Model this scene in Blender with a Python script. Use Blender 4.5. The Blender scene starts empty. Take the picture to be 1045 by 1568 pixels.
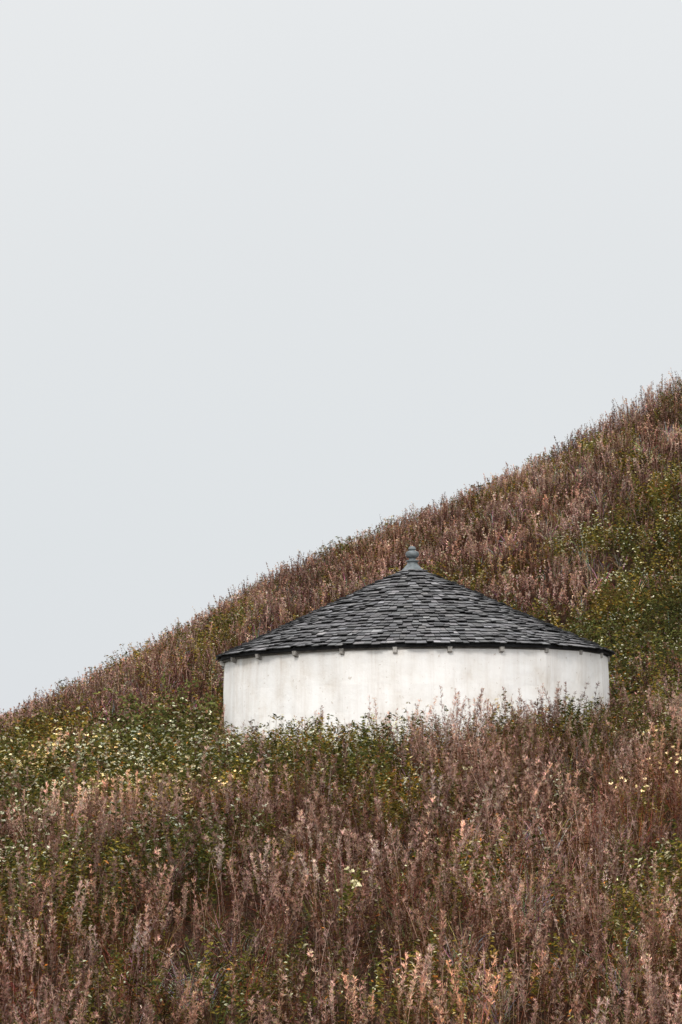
import bpy, math, random
import numpy as np
from mathutils import Vector
rng=np.random.default_rng(7)
random.seed(7)
S=bpy.context.scene
# ---------------- helpers ----------------
_tab=np.random.default_rng(3).random((256,256))
def vn(x,y):
    x=np.asarray(x,float);y=np.asarray(y,float)
    xi=np.floor(x).astype(int);yi=np.floor(y).astype(int)
    fx=x-xi;fy=y-yi;fx=fx*fx*(3-2*fx);fy=fy*fy*(3-2*fy)
    a=_tab[xi%256,yi%256];b=_tab[(xi+1)%256,yi%256];c=_tab[xi%256,(yi+1)%256];d=_tab[(xi+1)%256,(yi+1)%256]
    return (a*(1-fx)+b*fx)*(1-fy)+(c*(1-fx)+d*fx)*fy
def fbm(x,y):
    return (vn(x,y)+.5*vn(x*2.1+17,y*2.1+5)+.25*vn(x*4.3+31,y*4.3+9))/1.75
def sst(a,b,x):
    t=np.clip((x-a)/(b-a),0,1);return t*t*(3-2*t)
def blob(x,y,cx,cy,rx,ry): return np.exp(-(((x-cx)/rx)**2+((y-cy)/ry)**2))
BX,BY=1.18,36.0
KY=[-2000,-50,0,10,16,20,26,30.6,32,36,40]
KZ=[-4,-3,-2.0,-1.75,-1.28,-0.88,-0.12,0.48,0.58,0.75,1.1]
def terr(x,y):
    x=np.asarray(x,float);y=np.asarray(y,float)
    zf=sum(np.interp(np.minimum(y,40)+d,KY,KZ) for d in (-1.2,-.6,0,.6,1.2))/5
    k=sst(8,31,y)
    xr=np.clip(x-1,-25,25)
    cr=np.where(xr>0,.05+.055*k,.04+.05*k)
    cr=cr+np.where(xr>0,.12,.03)*sst(33,40,y)
    base=zf+cr*xr
    T=7.5+.478*np.clip(x,-26,40)
    T=T-1.40*np.clip(-(x+2.0)/8.5,0,2.5)**1.15+.15*sst(5,10,x)-.2*blob1(x,4.5,4)
    T=np.where(T<-3,-3,T)
    t=np.clip((y-40)/30,0,1)
    f=1-(1-t)**1.4
    z=base+(T-base)*f
    far=np.where(y>70,np.exp(-(np.maximum(y,70)-70)/90.),1.)
    z=np.where(y>70,-4+(T+4)*far,z)
    side=np.exp(-np.maximum(np.abs(x)-45,0)/120.)
    z=-4+(z+4)*side
    z=z+ (fbm(x*.35+9,y*.35+3)-.5)*.45*sst(2,20,y)*sst(200,90,y) *np.where(y>33,1.,.55)
    z=z+.5*blob(x,y,-2.6,37.0,1.2,2.0)+.12*blob(x,y,-5.,34,2,3)
    r=np.hypot(x-BX,y-BY)
    w=1-sst(3.1,4.0,r)
    z=z*(1-w)+np.minimum(z,0.1)*w
    return z
def blob1(x,c,r): return np.exp(-((x-c)/r)**2)
class MB:
    def __init__(s): s.v=[];s.f=[];s.c=[]
    def poly(s,pts,col):
        n=len(s.v);s.v.extend([tuple(p) for p in pts]);s.f.append(tuple(range(n,n+len(pts))));s.c.append((col[0],col[1],col[2],1))
    def obj(s,name,mat,link=None,smooth=False):
        me=bpy.data.meshes.new(name);me.from_pydata(s.v,[],s.f)
        ca=me.color_attributes.new('Col','FLOAT_COLOR','CORNER')
        arr=[]
        for f,c in zip(s.f,s.c): arr.extend(list(c)*len(f))
        ca.data.foreach_set('color',arr)
        me.materials.append(mat)
        if smooth: me.polygons.foreach_set('use_smooth',[True]*len(me.polygons))
        me.update()
        o=bpy.data.objects.new(name,me)
        (link or S.collection).objects.link(o)
        return o
def newmat(name):
    m=bpy.data.materials.new(name);m.use_nodes=True;nt=m.node_tree
    for n in list(nt.nodes):nt.nodes.remove(n)
    out=nt.nodes.new('ShaderNodeOutputMaterial')
    return m,nt,out
def ramp(nt,fac,stops):
    r=nt.nodes.new('ShaderNodeValToRGB');e=r.color_ramp.elements
    while len(e)<len(stops):e.new(.5)
    for i,(p,c) in enumerate(stops):
        e[i].position=p;e[i].color=(c[0],c[1],c[2],1)
    nt.links.new(fac,r.inputs[0]);return r.outputs[0]
def noise(nt,vec,scale,detail=4,rough=.55):
    n=nt.nodes.new('ShaderNodeTexNoise');n.inputs['Scale'].default_value=scale;n.inputs['Detail'].default_value=detail;n.inputs['Roughness'].default_value=rough
    if vec is not None: nt.links.new(vec,n.inputs['Vector'])
    return n.outputs['Fac']
def mixc(nt,a,b,fac,mode='MIX'):
    m=nt.nodes.new('ShaderNodeMixRGB');m.blend_type=mode
    for s,i in ((fac,0),(a,1),(b,2)):
        if hasattr(s,'links'): nt.links.new(s,m.inputs[i])
        elif i==0: m.inputs[0].default_value=s
        else: m.inputs[i].default_value=(s[0],s[1],s[2],1)
    return m.outputs[0]
# ---------------- materials ----------------
def plant_mat(name,trans=.3,lo=(.5,.45,.45),hi=(1.35,1.3,1.25),sc=.5,warm=(1.12,.96,.80)):
    m,nt,out=newmat(name)
    at=nt.nodes.new('ShaderNodeAttribute');at.attribute_name='Col'
    oi=nt.nodes.new('ShaderNodeObjectInfo')
    nz=noise(nt,oi.outputs['Location'],sc,4)
    c1=ramp(nt,nz,[(.38,lo),(.62,hi)])
    mp=nt.nodes.new('ShaderNodeMapping');mp.inputs['Location'].default_value=(31,17,5);nt.links.new(oi.outputs['Location'],mp.inputs[0])
    c3=ramp(nt,noise(nt,mp.outputs[0],.45,3),[(.40,(.96,.98,1.02)),(.54,(1,1,1)),(.68,warm)])
    c2=ramp(nt,oi.outputs['Random'],[(0,(.42,.36,.35)),(.35,(.82,.75,.70)),(.7,(1.05,1.05,1.05)),(1,(1.55,1.5,1.45))])
    c=mixc(nt,at.outputs['Color'],c1,1,'MULTIPLY');c=mixc(nt,c,c2,1,'MULTIPLY');c=mixc(nt,c,c3,1,'MULTIPLY')
    d=nt.nodes.new('ShaderNodeBsdfDiffuse');t=nt.nodes.new('ShaderNodeBsdfTranslucent')
    nt.links.new(c,d.inputs[0]);nt.links.new(c,t.inputs[0])
    mx=nt.nodes.new('ShaderNodeMixShader');mx.inputs[0].default_value=trans
    nt.links.new(d.outputs[0],mx.inputs[1]);nt.links.new(t.outputs[0],mx.inputs[2])
    nt.links.new(mx.outputs[0],out.inputs[0]);return m
M_plume=plant_mat('dry_plant',.13,(.48,.42,.41),(1.25,1.17,1.09))
M_green=plant_mat('green_leaf',.18,(.62,.65,.56),(1.45,1.35,1.05),warm=(1.3,1.05,.72))
def pbsdf(nt,out,col,rough,bump=None,bs=.3,bd=.02,metal=0,spec=None):
    b=nt.nodes.new('ShaderNodeBsdfPrincipled')
    if hasattr(col,'links'): nt.links.new(col,b.inputs['Base Color'])
    else: b.inputs['Base Color'].default_value=(*col,1)
    b.inputs['Roughness'].default_value=rough;b.inputs['Metallic'].default_value=metal
    if spec is not None: b.inputs['Specular IOR Level'].default_value=spec
    if bump is not None:
        bn=nt.nodes.new('ShaderNodeBump');bn.inputs['Strength'].default_value=bs;bn.inputs['Distance'].default_value=bd
        nt.links.new(bump,bn.inputs['Height']);nt.links.new(bn.outputs[0],b.inputs['Normal'])
    nt.links.new(b.outputs[0],out.inputs[0]);return b
m,nt,out=newmat('soil')
g=nt.nodes.new('ShaderNodeNewGeometry')
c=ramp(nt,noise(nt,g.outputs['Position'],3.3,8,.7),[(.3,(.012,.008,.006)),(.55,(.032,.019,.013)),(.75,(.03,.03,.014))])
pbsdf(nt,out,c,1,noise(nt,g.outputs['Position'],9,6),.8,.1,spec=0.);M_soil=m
# wall plaster
m,nt,out=newmat('whitewash')
tc=nt.nodes.new('ShaderNodeTexCoord')
mp=nt.nodes.new('ShaderNodeMapping');mp.inputs['Scale'].default_value=(4.2,4.2,.30);nt.links.new(tc.outputs['Object'],mp.inputs[0])
n1=noise(nt,mp.outputs[0],1.6,7,.66);n2=noise(nt,tc.outputs['Object'],1.7,7,.62);n3=noise(nt,tc.outputs['Object'],14,5,.7)
c=ramp(nt,n1,[(.27,(.60,.53,.46)),(.37,(.76,.722,.68)),(.49,(.825,.798,.765)),(.62,(.86,.84,.812))])
c=mixc(nt,c,ramp(nt,n2,[(.33,(.84,.80,.75)),(.44,(.955,.945,.93)),(.55,(1,1,1))]),.9,'MULTIPLY')
c=mixc(nt,c,ramp(nt,n3,[(.30,(.60,.53,.46)),(.375,(1,1,1))]),.85,'MULTIPLY')
pbsdf(nt,out,c,.88,n2,.5,.05);M_wall=m
# slate
m,nt,out=newmat('slate')
at=nt.nodes.new('ShaderNodeAttribute');at.attribute_name='Col';tc=nt.nodes.new('ShaderNodeTexCoord')
c=mixc(nt,at.outputs['Color'],ramp(nt,noise(nt,tc.outputs['Object'],5,7,.75),[(.3,(.66,.66,.68)),(.55,(1.,1.,1.)),(.7,(1.5,1.47,1.42))]),1,'MULTIPLY')
pbsdf(nt,out,c,.8,noise(nt,tc.outputs['Object'],25,4),.4,.01);M_slate=m
def simple(name,a,b_,sc,rough):
    m,nt,out=newmat(name);tc=nt.nodes.new('ShaderNodeTexCoord');n=noise(nt,tc.outputs['Object'],sc,6,.65)
    pbsdf(nt,out,ramp(nt,n,[(.35,a),(.65,b_)]),rough,n,.3,.01);return m
M_wood=simple('weathered_timber',(.20,.185,.17),(.5,.47,.43),9,.85)
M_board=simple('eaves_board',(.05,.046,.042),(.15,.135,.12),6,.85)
M_under=simple('roof_underlay',(.012,.012,.014),(.03,.03,.032),5,.9)
M_lead=simple('lead',(.06,.072,.076),(.17,.19,.195),12,.6)
# ---------------- terrain ----------------
def axis(lo,hi,st,far):
    a=list(np.arange(lo,hi+1e-6,st));d=st;p=hi
    while p<far: d*=1.35;p+=d;a.append(p)
    d=st;p=lo
    while p>-far: d*=1.35;p-=d;a.insert(0,p)
    return np.array(a)
ax=axis(-22,26,.35,3000);ay=axis(2,80,.35,3000)
X,Y=np.meshgrid(ax,ay);Z=terr(X,Y)
nx,ny=len(ax),len(ay)
V=np.stack([X.ravel(),Y.ravel(),Z.ravel()],1)
i=np.arange(nx-1)[None,:]+nx*np.arange(ny-1)[:,None];i=i.ravel()
F=np.stack([i,i+1,i+nx+1,i+nx],1)
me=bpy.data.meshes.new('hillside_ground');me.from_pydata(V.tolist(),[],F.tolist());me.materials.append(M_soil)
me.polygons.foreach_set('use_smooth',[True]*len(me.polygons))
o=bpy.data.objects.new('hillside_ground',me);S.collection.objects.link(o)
# ---------------- building ----------------
B=bpy.data.objects.new('round_whitewashed_building',None);S.collection.objects.link(B);B.location=(BX,BY,0)
def child(o): o.parent=B;return o
R=3.02;EZ=2.37;ER=3.085;RH=1.44
OFF=math.radians(-90+8)
mb=MB();N=192;zs=[-.6,-.2,.2,.6,1,1.4,1.8,2.1,EZ-.02]
def wp(k,z,Rr=R):
    a=2*math.pi*k/N;fa=((a-OFF)%(math.pi/12))-math.pi/24
    facet=math.cos(math.pi/24)/math.cos(fa)
    rr=Rr*(1-.9*(1-facet))+.012*math.sin(a*5+z*2)+.006*math.sin(a*17+z*5)
    rr+= (EZ-z)*.008
    return (rr*math.cos(a),rr*math.sin(a),z)
for j in range(len(zs)-1):
    for k in range(N): mb.poly([wp(k,zs[j]),wp(k+1,zs[j]),wp(k+1,zs[j+1]),wp(k,zs[j+1])],(1,1,1))
child(mb.obj('wall',M_wall))
RO=bpy.data.objects.new('roof',None);S.collection.objects.link(RO);RO.parent=B;RO.rotation_euler=(0,math.radians(-.7),0)
def rchild(o): o.parent=RO;return o
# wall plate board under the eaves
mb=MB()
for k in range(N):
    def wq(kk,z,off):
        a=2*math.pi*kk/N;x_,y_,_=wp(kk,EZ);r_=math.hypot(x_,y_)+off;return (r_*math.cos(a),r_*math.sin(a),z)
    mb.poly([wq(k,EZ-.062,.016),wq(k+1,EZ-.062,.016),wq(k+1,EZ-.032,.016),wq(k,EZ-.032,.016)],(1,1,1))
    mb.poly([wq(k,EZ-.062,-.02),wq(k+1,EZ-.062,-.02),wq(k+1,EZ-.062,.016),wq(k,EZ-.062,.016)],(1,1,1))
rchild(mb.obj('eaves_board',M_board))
mb=MB();N=96
def rp(r,a,lift=0):
    z=EZ+RH*(1-r/ER)+lift
    return (r*math.cos(a),r*math.sin(a),z)
for k in range(N):
    a=2*math.pi*k/N;b=2*math.pi*(k+1)/N
    for j in range(8):
        r0=ER*(1-j/8)-.03*(j==0);r1=ER*(1-(j+1)/8)
        mb.poly([rp(r0,a),rp(r0,b),rp(max(r1,.01),b),rp(max(r1,.01),a)],(1,1,1))
    r0=ER-.03
    mb.poly([(r0*math.cos(a),r0*math.sin(a),EZ-.03),(r0*math.cos(b),r0*math.sin(b),EZ-.03),rp(r0,b),rp(r0,a)],(1,1,1))
    ri=R-.1
    mb.poly([(ri*math.cos(a),ri*math.sin(a),EZ-.03),(ri*math.cos(b),ri*math.sin(b),EZ-.03),(r0*math.cos(b),r0*math.sin(b),EZ-.03),(r0*math.cos(a),r0*math.sin(a),EZ-.03)],(1,1,1))
rchild(mb.obj('roof_underlay',M_under))
# slates
mb=MB();SL=math.hypot(ER,RH);C=28;ex=SL/C
cs=ER/SL;sn=RH/SL
def sp(s,a,l):
    r=s*cs+l*sn;z=EZ+RH-s*sn+l*cs
    return (r*math.cos(a),r*math.sin(a),z)
for c in range(C):
    slow0=SL-c*ex+.03
    if slow0<.18: break
    r=slow0*cs;n=max(12,int(2*math.pi*r/.115));ph=random.random()*6
    a=ph
    ws=[random.uniform(.6,1.4) for _ in range(n)];tot=sum(ws)
    cv=random.uniform(.9,1.12);dv=0
    for w in ws:
        da=2*math.pi*w/tot
        dv=dv*.8+random.gauss(0,.008)
        slow=slow0+dv+random.uniform(-.014,.014);shi=max(slow-ex*1.6,.05)
        g=.003/r
        a0=a+g;a1=a+da-g
        l=.022+random.random()**2*.030;th=.014;l2=.003
        v=.118*cv*random.uniform(.6,1.35)
        if random.random()<.12: v*=1.6
        if random.random()<.12: v*=.5
        col=(v*random.uniform(1.0,1.07),v,v*random.uniform(.98,1.05))
        tw=random.uniform(-.010,.010)
        p=[sp(slow,a0,l),sp(slow+tw,a1,l),sp(shi,a1,l2),sp(shi,a0,l2)]
        q=[sp(slow,a0,l+th),sp(slow+tw,a1,l+th),sp(shi,a1,l2+th*.6),sp(shi,a0,l2+th*.6)]
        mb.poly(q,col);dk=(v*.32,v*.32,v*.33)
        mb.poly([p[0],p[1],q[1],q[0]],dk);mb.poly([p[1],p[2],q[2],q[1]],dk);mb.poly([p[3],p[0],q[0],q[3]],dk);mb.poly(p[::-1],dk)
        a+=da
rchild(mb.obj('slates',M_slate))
# rafter tails
mb=MB()
for k in range(24):
    a=OFF+math.pi/12*k
    er=(math.cos(a),math.sin(a));et=(-er[1],er[0])
    def P(r,t,z): return (er[0]*r+et[0]*t,er[1]*r+et[1]*t,z)
    w=.032+.004*math.sin(k*3);dz=.012*math.sin(k*7)
    A=[P(R-.08,-w,EZ-.033),P(R-.08,w,EZ-.033),P(R-.08,w,EZ-.15+dz),P(R-.08,-w,EZ-.15+dz)]
    D=[P(R+.052,-w,EZ-.033),P(R+.052,w,EZ-.033),P(R+.045,w*.9,EZ-.105+dz),P(R+.045,-w*.9,EZ-.105+dz)]
    mb.poly(D,(1,1,1))
    for x in range(4): mb.poly([A[x],A[(x+1)%4],D[(x+1)%4],D[x]],(1,1,1))
rchild(mb.obj('rafter_tails',M_wood))
# finial lathe
prof=[(.21,-.11),(.175,-.075),(.13,-.02),(.09,.02),(.08,.055),(.10,.07),(.10,.088),(.06,.10),(.052,.125),(.09,.142),(.105,.16),(.110,.19),(.10,.222),(.07,.238),(.048,.248),(.062,.268),(.055,.295),(.032,.312),(.001,.318)]
mb=MB();z0=EZ+RH+.02;N=32
for (r0,a0),(r1,a1) in zip(prof[:-1],prof[1:]):
    for k in range(N):
        a=2*math.pi*k/N;b=2*math.pi*(k+1)/N
        mb.poly([(r0*math.cos(a),r0*math.sin(a),z0+a0),(r0*math.cos(b),r0*math.sin(b),z0+a0),(r1*math.cos(b),r1*math.sin(b),z0+a1),(r1*math.cos(a),r1*math.sin(a),z0+a1)],(1,1,1))
rchild(mb.obj('lead_finial',M_lead))
# ---------------- plants ----------------
def V3(*a): return np.array(a,float)
def rdir(az,el): return V3(math.cos(az)*math.cos(el),math.sin(az)*math.cos(el),math.sin(el))
def perp(d):
    r=V3(random.gauss(0,1),random.gauss(0,1),random.gauss(0,1));p=np.cross(d,r);return p/(np.linalg.norm(p)+1e-9)
U=random.uniform
def lerp(a,b,t): return tuple(a[i]+(b[i]-a[i])*t for i in range(3))
def wisp(mb,p,d,L,w,col,droop=0.):
    s=perp(d);m=p+d*L*.5;d2=d+V3(0,0,-droop)+perp(d)*.6;d2/=np.linalg.norm(d2);e=m+d2*L*.5
    mb.poly([p-s*w*.3,p+s*w*.3,m+s*w*.5,m-s*w*.5],col)
    mb.poly([m-s*w*.5,m+s*w*.5,e+s*w*.2,e-s*w*.2],col)
def leaf(mb,p,d,L,w,col):
    s=perp(d);n=np.cross(d,s);m=p+d*L*.45;e=p+d*L+V3(0,0,-L*.15)
    c2=tuple(x*.85 for x in col)
    mb.poly([p,m+s*w*.5+n*w*.15,e],col);mb.poly([p,e,m-s*w*.5+n*w*.15],c2)
def stem(mb,p,lean,h,w,c0,c1,n=5):
    pts=[p+V3(lean[0]*t*t*h,lean[1]*t*t*h,h*t) for t in np.linspace(0,1,n+1)]
    for ax_ in (V3(1,0,0),V3(0,1,0)):
        for k in range(n):
            t=k/n;wa=w*(1-.6*t);wb=w*(1-.6*(t+1/n))
            mb.poly([pts[k]-ax_*wa/2,pts[k]+ax_*wa/2,pts[k+1]+ax_*wb/2,pts[k+1]-ax_*wb/2],lerp(c0,c1,t))
    return lambda t: p+V3(lean[0]*t*t*h,lean[1]*t*t*h,h*t)
PALE=[(.70,.53,.445),(.83,.70,.61),(.56,.385,.31),(.48,.31,.245)]
DARK=[(.20,.105,.080),(.14,.068,.052),(.28,.162,.128),(.38,.25,.20)]
BRN=[(.050,.023,.016),(.078,.033,.021),(.036,.020,.014),(.064,.044,.020),(.12,.050,.028)]
def willowherb(seed,lod,kind,tone=.5):
    random.seed(seed);mb=MB()
    for _ in range(random.choice([2,2,3,3]) if kind=='plume' else 3):
        p=V3(U(-.18,.18),U(-.18,.18),-.03);h=U(.6,1.1);lean=(U(-.25,.10),U(-.15,.15))
        w=.0055 if lod==0 else .011
        pale=random.random()<.42
        f=stem(mb,p,lean,h,w,(.10,.045,.035) if not pale else (.30,.20,.165),(.58,.46,.39) if pale else (.16,.08,.06))
        full=U(.35,1.05) if kind=='plume' else U(.03,.18)
        t0=U(.50,.74);ht=(1-t0)*h
        nt_=int((200*ht/.3*.82 if lod==0 else 34*ht/.3*.92)*full*(1.15-.3*tone))
        tb=min(1,max(0,tone+U(-.4,.4)));b0=lerp(random.choice(PALE),random.choice(DARK),tb)
        k=0
        while k<nt_:
            u=random.random();t=t0+(1-t0)*u
            base=lerp(b0,random.choice(PALE+DARK),U(0,.5));sh=U(.55,1.28)*(.62+.58*u)
            az=U(0,6.28);el=U(.7,1.3);env=.4+.65*math.sin(math.pi*min(1,.12+u*.80));off=U(0,.021)*env;q=f(t)+rdir(az,el*.5)*off
            mm=random.choice([3,4,5]) if lod==0 else 2
            for j in range(mm):
                L=U(.016,.044)*(.6+.5*env) if lod==0 else U(.030,.057);ww=U(.0025,.005) if lod==0 else U(.012,.021)
                c=tuple(x*sh*U(.8,1.2) for x in base)
                wisp(mb,q+rdir(U(0,6.28),U(-1,1))*.005,rdir(az+U(-.9,.9),el+U(-.5,.25)),L,ww,c,U(-.3,.7))
            k+=mm
        n=int(22 if lod==0 else 10)
        if kind!='plume': n=int(n*1.6)
        for k in range(n):
            t=U(.05,t0+.03) if kind=='plume' else U(.08,.9)
            c=random.choice(BRN)
            leaf(mb,f(t),rdir(U(0,6.28),U(-.9,.9)),U(.035,.10),U(.006,.012)*(1 if lod==0 else 2.),c)
    return mb
GR=[(.075,.088,.028),(.115,.115,.033),(.045,.058,.022),(.19,.16,.042),(.26,.20,.055)]
def leafy(seed,lod):
    random.seed(seed);mb=MB();warm=random.random()<.35
    for _ in range(3):
        p=V3(U(-.15,.15),U(-.15,.15),-.03);h=U(.45,.85);f=stem(mb,p,(U(-.3,.3),U(-.3,.3)),h,.005 if lod==0 else .011,(.08,.05,.025),(.14,.13,.05))
        for k in range(44 if lod==0 else 22):
            t=random.random()**.7;c=random.choice(GR[2:] if warm else GR[:4])
            if random.random()<.07: c=(.52,.53,.41)
            if random.random()<.05: c=(.34,.14,.045)
            s=.85 if lod==0 else 1.3
            leaf(mb,f(t),rdir(U(0,6.28),U(-.3,.8)),U(.04,.08)*s,U(.016,.030)*s,c)
    return mb
def bramble(seed):
    random.seed(seed);mb=MB()
    for k in range(14):
        p=V3(U(-.2,.2),U(-.2,.2),0);az=U(0,6.28);hh=U(.6,1.0)
        q=[p+V3(math.cos(az)*t*.6,math.sin(az)*t*.6,.75*hh*math.sin(t*2.0)) for t in np.linspace(0,1,6)]
        for a_,b_ in zip(q[:-1],q[1:]):
            s=V3(0,0,.004);mb.poly([a_-s,a_+s,b_+s,b_-s],(.12,.06,.045))
            for _ in range(7):
                leaf(mb,a_+(b_-a_)*U(0,1),rdir(U(0,6.28),U(-.2,.9)),U(.032,.058),U(.020,.034),lerp((.055,.075,.03),(.15,.16,.06),U(0,1)))
    for k in range(380):
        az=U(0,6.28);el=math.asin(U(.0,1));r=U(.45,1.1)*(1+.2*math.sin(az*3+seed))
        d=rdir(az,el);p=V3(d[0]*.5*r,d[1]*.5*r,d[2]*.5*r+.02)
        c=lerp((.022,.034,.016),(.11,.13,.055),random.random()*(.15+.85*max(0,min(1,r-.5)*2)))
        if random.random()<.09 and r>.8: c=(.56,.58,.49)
        if random.random()<.04: c=(.20,.12,.05)
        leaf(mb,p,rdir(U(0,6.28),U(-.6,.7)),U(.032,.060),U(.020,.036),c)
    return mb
def flowerhead(seed):
    random.seed(seed);mb=MB()
    for _ in range(3):
        p=V3(U(-.2,.2),U(-.2,.2),0);h=U(.6,.95);f=stem(mb,p,(U(-.3,.3),U(-.3,.3)),h,.006,(.08,.07,.03),(.15,.15,.07))
        for k in range(18):
            leaf(mb,f(U(.2,.95)),rdir(U(0,6.28),U(-.2,.8)),U(.05,.08),U(.02,.035),random.choice(GR[:3]))
        for j in range(4):
            e=f(U(.7,1))+V3(U(-.10,.10),U(-.10,.10),U(0,.05));c0=random.choice([(.68,.70,.62),(.58,.60,.50),(.82,.82,.78)])
            for k in range(7):
                d=rdir(U(0,6.28),U(-.1,1.3));q=e+d*U(.0,.018)
                leaf(mb,q,rdir(U(0,6.28),U(-.3,.9)),U(.016,.032),U(.013,.026),c0)
    return mb
def tuft(seed,lod):
    random.seed(seed);mb=MB()
    base=random.choice([(.24,.16,.10),(.50,.42,.36),(.20,.17,.06),(.24,.12,.06)])
    for k in range(50 if lod==0 else 24):
        p=V3(U(-.07,.07),U(-.07,.07),-.02);az=U(0,6.28);el=U(.7,1.45);L=U(.25,.75)
        d=rdir(az,el);w=(.004 if lod==0 else .011);s=perp(d);c=tuple(x*U(.4,1.3) for x in base)
        m=p+d*L*.6;d2=d+V3(0,0,-U(.1,.9));d2/=np.linalg.norm(d2);e=m+d2*L*.4
        mb.poly([p-s*w/2,p+s*w/2,m+s*w/2,m-s*w/2],c);mb.poly([m-s*w/2,m+s*w/2,e],c)
    return mb
def make_coll(name,mbs,mat):
    col=bpy.data.collections.new(name)
    for i_,mb in enumerate(mbs): mb.obj('%s_%02d'%(name,i_),mat,link=col)
    return col,len(mbs)
def scatter(name,colinfo,x,y,smin,smax,tilt=.12,leanx=0.,sink=0.,mul=None,tone=None):
    col,nv=colinfo;n=len(x);z=terr(x,y)-sink
    me=bpy.data.meshes.new(name);me.from_pydata(np.stack([x,y,z],1).tolist(),[],[])
    a=me.attributes.new('rot','FLOAT_VECTOR','POINT')
    rot=np.stack([rng.normal(0,tilt,n),rng.normal(leanx,tilt,n),rng.uniform(0,6.28,n)],1)
    a.data.foreach_set('vector',rot.astype(np.float32).ravel())
    a=me.attributes.new('scl','FLOAT','POINT');sc=rng.uniform(smin,smax,n)
    if mul is not None: sc=sc*mul
    a.data.foreach_set('value',sc.astype(np.float32))
    a=me.attributes.new('idx','INT','POINT')
    if tone is None: ix=rng.integers(0,nv,n)
    else: ix=np.clip(np.floor((tone+rng.normal(0,.18,n))*nv),0,nv-1)
    a.data.foreach_set('value',ix.astype(np.int32))
    o=bpy.data.objects.new(name,me);S.collection.objects.link(o)
    ng=bpy.data.node_groups.new(name+'_gn','GeometryNodeTree')
    ng.interface.new_socket('Geometry',in_out='INPUT',socket_type='NodeSocketGeometry');ng.interface.new_socket('Geometry',in_out='OUTPUT',socket_type='NodeSocketGeometry')
    N_=ng.nodes;gi=N_.new('NodeGroupInput');go=N_.new('NodeGroupOutput');ip=N_.new('GeometryNodeInstanceOnPoints')
    ci=N_.new('GeometryNodeCollectionInfo');ci.inputs['Collection'].default_value=col;ci.inputs['Separate Children'].default_value=True;ci.inputs['Reset Children'].default_value=True
    def na(nm,t):
        q=N_.new('GeometryNodeInputNamedAttribute');q.data_type=t;q.inputs['Name'].default_value=nm
        return [s for s in q.outputs if s.enabled and s.name=='Attribute'][0]
    er=N_.new('FunctionNodeEulerToRotation');L=ng.links
    L.new(gi.outputs[0],ip.inputs['Points']);L.new(ci.outputs[0],ip.inputs['Instance']);ip.inputs['Pick Instance'].default_value=True
    L.new(na('idx','INT'),ip.inputs['Instance Index']);L.new(na('rot','FLOAT_VECTOR'),er.inputs[0]);L.new(er.outputs[0],ip.inputs['Rotation'])
    L.new(na('scl','FLOAT'),ip.inputs['Scale']);L.new(ip.outputs[0],go.inputs[0])
    md=o.modifiers.new('scatter','NODES');md.node_group=ng
    return o
def pts(n,y0,y1,mf=.155,ma=4.):
    y=rng.uniform(0,1,n*3);y=y0+(y1-y0)*y;x=rng.uniform(-1,1,n*3)*(mf*y1+ma)
    k=np.abs(x)<mf*y+ma;x=x[k];y=y[k]
    k=np.hypot(x-BX,y-BY)>3.22;x=x[k];y=y[k]
    return x[:n],y[:n]
def green(x,y):
    g=(fbm(x*.7+40,y*.4+11)-.5)*3.2+.09+.10*sst(36,45,y)
    g=g+1.4*blob(x,y,-4.0,35.5,2.4,4.5)+1.2*blob(x,y,-4.0,28.0,2.4,3.2)+.7*blob(x,y,-1.7,30.0,1.0,1.8)+.15*blob(x,y,2.2,30.6,2.4,.9)
    g=g+1.35*blob(x,y,6.2,42.0,2.0,4.5)+.4*blob(x,y,9.0,50,1.6,5)+.5*blob(x,y,-1.5,46,3,4)
    g=g+.95*blob(x,y,.6,25.5,.9,3.4)+.75*blob(x,y,-3.0,20,1.0,3)+.6*blob(x,y,1.3,18,.8,2)
    g=g-.5*blob(x,y,3.8,58,3.5,6)-.45*blob(x,y,3.2,25,1.6,3)-.30*sst(19,15,y)
    return g
def tone(x,y):
    t=.58+(fbm(x*.5+3,y*.3+70)-.5)*2.4
    t=t-.6*blob(x,y,3.0,25.5,2.3,3.5)-.45*blob(x,y,4.2,55,4,8)-.25*blob(x,y,-9,50,3,12)+.30*sst(21,16,y)+.25*blob(x,y,-2.2,22,2,2.5)-.3*blob(x,y,-.8,20,1.2,2)
    return t
def tset(nm,s,lod,n): return make_coll(nm,[willowherb(s+i,lod,'plume',i/(n-1)) for i in range(n)],M_plume)
near=tset('plume_near',100,0,18);farp=tset('plume_far',300,1,12)
nearb=make_coll('stalk_near',[willowherb(200+i,0,'brown',.8) for i in range(8)],M_plume)
farb=make_coll('stalk_far',[willowherb(400+i,1,'brown',.9) for i in range(5)],M_plume)
lfn=make_coll('leafy_near',[leafy(500+i,0) for i in range(8)],M_green)
lff=make_coll('leafy_far',[leafy(600+i,1) for i in range(6)],M_green)
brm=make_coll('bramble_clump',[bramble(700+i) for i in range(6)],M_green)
flw=make_coll('flower_clump',[flowerhead(800+i) for i in range(5)],M_green)
tfn=make_coll('tuft_near',[tuft(900+i,0) for i in range(8)],M_plume)
tff=make_coll('tuft_far',[tuft(950+i,1) for i in range(5)],M_plume)
def sel(x,y,p):
    k=rng.random(len(x))<p;return x[k],y[k]
def nearmul(y): return .72+.28*sst(12,25,y)
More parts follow.
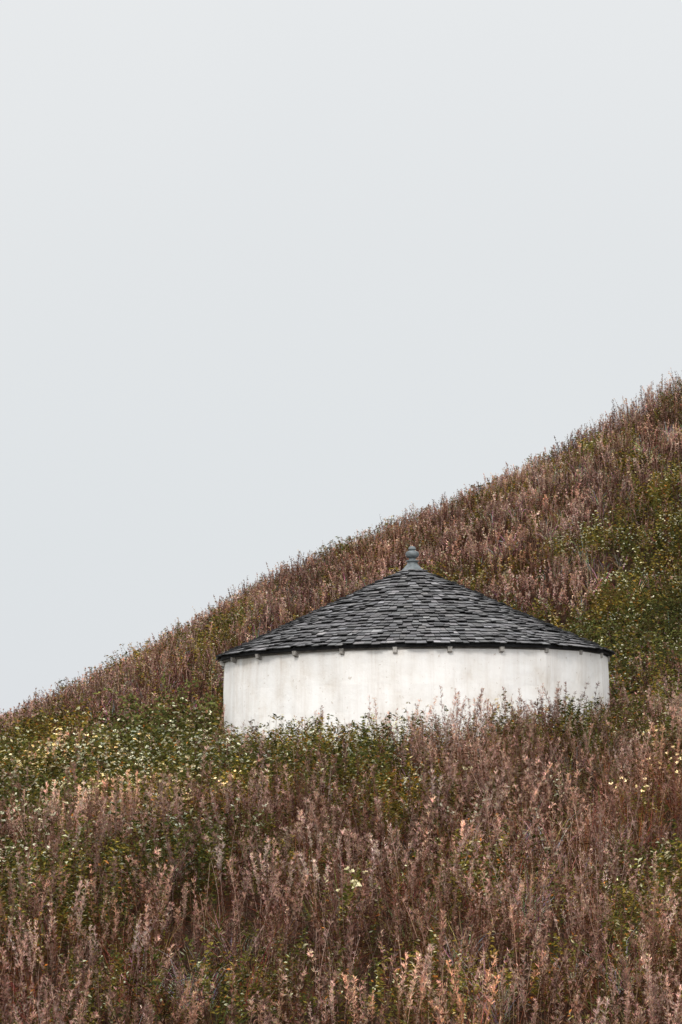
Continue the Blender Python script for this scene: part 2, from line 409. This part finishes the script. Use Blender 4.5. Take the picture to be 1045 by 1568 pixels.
# foreground slope
x,y=pts(8200,8.5,33);g=green(x,y);tn=tone(x,y)
k=rng.random(len(x));pm=np.clip(.64-.2*tn,.28,.70)*np.clip(1-g*1.1,.12,1)*(1+.3*sst(20,13,y))
a=k<pm;scatter('willowherb_meadow',near,x[a],y[a],.55,1.04,.09,-.03,tone=tn[a],mul=nearmul(y[a]))
b=(~a)&(rng.random(len(x))<np.clip(.9-g*.9,.12,.9));scatter('dry_stalk_undergrowth',nearb,x[b],y[b],.4,.9,.15,mul=nearmul(y[b]))
x,y=pts(7500,8.5,33);g=green(x,y);k=rng.random(len(x))<np.clip(.20+g*1.0,.08,1.);x,y,g=x[k],y[k],g[k];scatter('green_undergrowth',lfn,x,y,.6,1.0,.2,mul=np.clip(.88+.3*g,.78,1.15)*nearmul(y))
x,y=pts(1300,8.5,33);scatter('dry_grass_tufts',tfn,x,y,.6,1.15,.15,mul=nearmul(y))
# hill
x,y=pts(17000,32,75);g=green(x,y);tn=tone(x,y);k=rng.random(len(x))
pm=np.clip(.70-.25*tn,.26,.82)*np.clip(1-g*1.2,.06,1)
a=k<pm;scatter('hill_willowherb',farp,x[a],y[a],.55,.95,.09,-.03,tone=tn[a])
b=(~a)&(rng.random(len(x))<np.clip(.8-g*.8,.1,.8));scatter('hill_dry_stalks',farb,x[b],y[b],.4,.75,.16)
x,y=pts(14000,32,75);g=green(x,y);k=rng.random(len(x))<np.clip(.2+g*.9,.06,.95);x,y,g=x[k],y[k],g[k];scatter('hill_green_undergrowth',lff,x,y,.55,.9,.2,mul=np.clip(.9+.35*g,.75,1.2))
x,y=pts(2500,32,75);scatter('hill_grass_tufts',tff,x,y,.5,1.0,.15)
# brambles
x,y=pts(10000,22,60);g=green(x,y);k=rng.random(len(x))<np.clip((g-.55)*.6,0,.42)*sst(48,42,y)*(1-.7*blob(x,y,.8,30.5,1.2,2));k&=~((x<-3.0)&(y>38.));x,y=x[k],y[k]
mu=1+.65*blob(x,y,-2.4,36.3,1.0,2.0)-.2*blob(x,y,-.5,30.5,1.5,2)-.15*blob(x,y,-5.5,37,1.6,3)
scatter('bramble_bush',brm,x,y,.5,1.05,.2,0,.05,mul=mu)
x,y=pts(9000,18,60);g=green(x,y);x,y=sel(x,y,np.clip((g-.25)*.34,0.004,.22)*sst(58,50,y)+.55*blob(x,y,-4.0,30.,2.0,4)+.3*blob(x,y,-1.7,30,.9,1.5));k=~((x<-3.0)&(y>38.5));x,y=x[k],y[k];scatter('white_wildflowers',flw,x,y,.6,1.05,.15,mul=1+.35*blob(x,y,-2.6,36,1.3,2.5))
# ---------------- world & sun ----------------
SE,SA=math.radians(42),math.radians(200)
w=bpy.data.worlds.new('World');S.world=w;w.use_nodes=True;nt=w.node_tree
bg=nt.nodes['Background'];sky=nt.nodes.new('ShaderNodeTexSky');sky.sky_type='NISHITA';sky.sun_disc=False;sky.sun_elevation=SE;sky.sun_rotation=SA;sky.dust_density=3
tc=nt.nodes.new('ShaderNodeTexCoord');sx=nt.nodes.new('ShaderNodeSeparateXYZ');nt.links.new(tc.outputs['Generated'],sx.inputs[0])
g1=ramp(nt,sx.outputs['Z'],[(0,(.755,.778,.81)),(.12,(.768,.795,.812)),(.24,(.80,.82,.83)),(.36,(.84,.855,.863)),(.42,(.9,.91,.92)),(1,(1,1,1))])
def mr(src,a,b_,c_,d_):
    n_=nt.nodes.new('ShaderNodeMapRange');n_.interpolation_type='SMOOTHSTEP'
    for i_,v_ in enumerate((a,b_,c_,d_)): n_.inputs[i_+1].default_value=v_
    nt.links.new(src,n_.inputs[0]);return n_.outputs[0]
up=mr(sx.outputs['Z'],.4,1,10.,22.);bk=mr(sx.outputs['Y'],.2,-.8,1.,1.7)
mm=nt.nodes.new('ShaderNodeMath');mm.operation='MULTIPLY';nt.links.new(up,mm.inputs[0]);nt.links.new(bk,mm.inputs[1])
vm=nt.nodes.new('ShaderNodeVectorMath');vm.operation='SCALE';nt.links.new(g1,vm.inputs[0]);nt.links.new(mm.outputs[0],vm.inputs['Scale'])
cl=ramp(nt,noise(nt,tc.outputs['Generated'],2.5,3,.5),[(.3,(.975,.98,.985)),(.7,(1.,1.,1.))])
cc=mixc(nt,vm.outputs[0],cl,1,'MULTIPLY')
fin=mixc(nt,cc,sky.outputs[0],.04)
nt.links.new(fin,bg.inputs[0]);bg.inputs[1].default_value=.1
l=bpy.data.lights.new('sun','SUN');l.energy=1.5;l.angle=math.radians(10);l.color=(1,.96,.91)
lo=bpy.data.objects.new('sun',l);S.collection.objects.link(lo)
d=Vector((-.34*math.cos(SE),-.94*math.cos(SE),math.sin(SE)))
lo.rotation_euler=d.to_track_quat('Z','Y').to_euler();lo.location=(0,0,30)
# ---------------- camera ----------------
cd=bpy.data.cameras.new('camera');cd.sensor_fit='HORIZONTAL';cd.sensor_width=24;cd.lens=80.3;cd.clip_end=6000;cd.clip_start=.1
co=bpy.data.objects.new('camera',cd);S.collection.objects.link(co);co.location=(0,0,0);co.rotation_euler=(math.radians(90+7.43),0,0)
S.camera=co
S.view_settings.view_transform='Standard';S.view_settings.look='None';S.view_settings.exposure=0
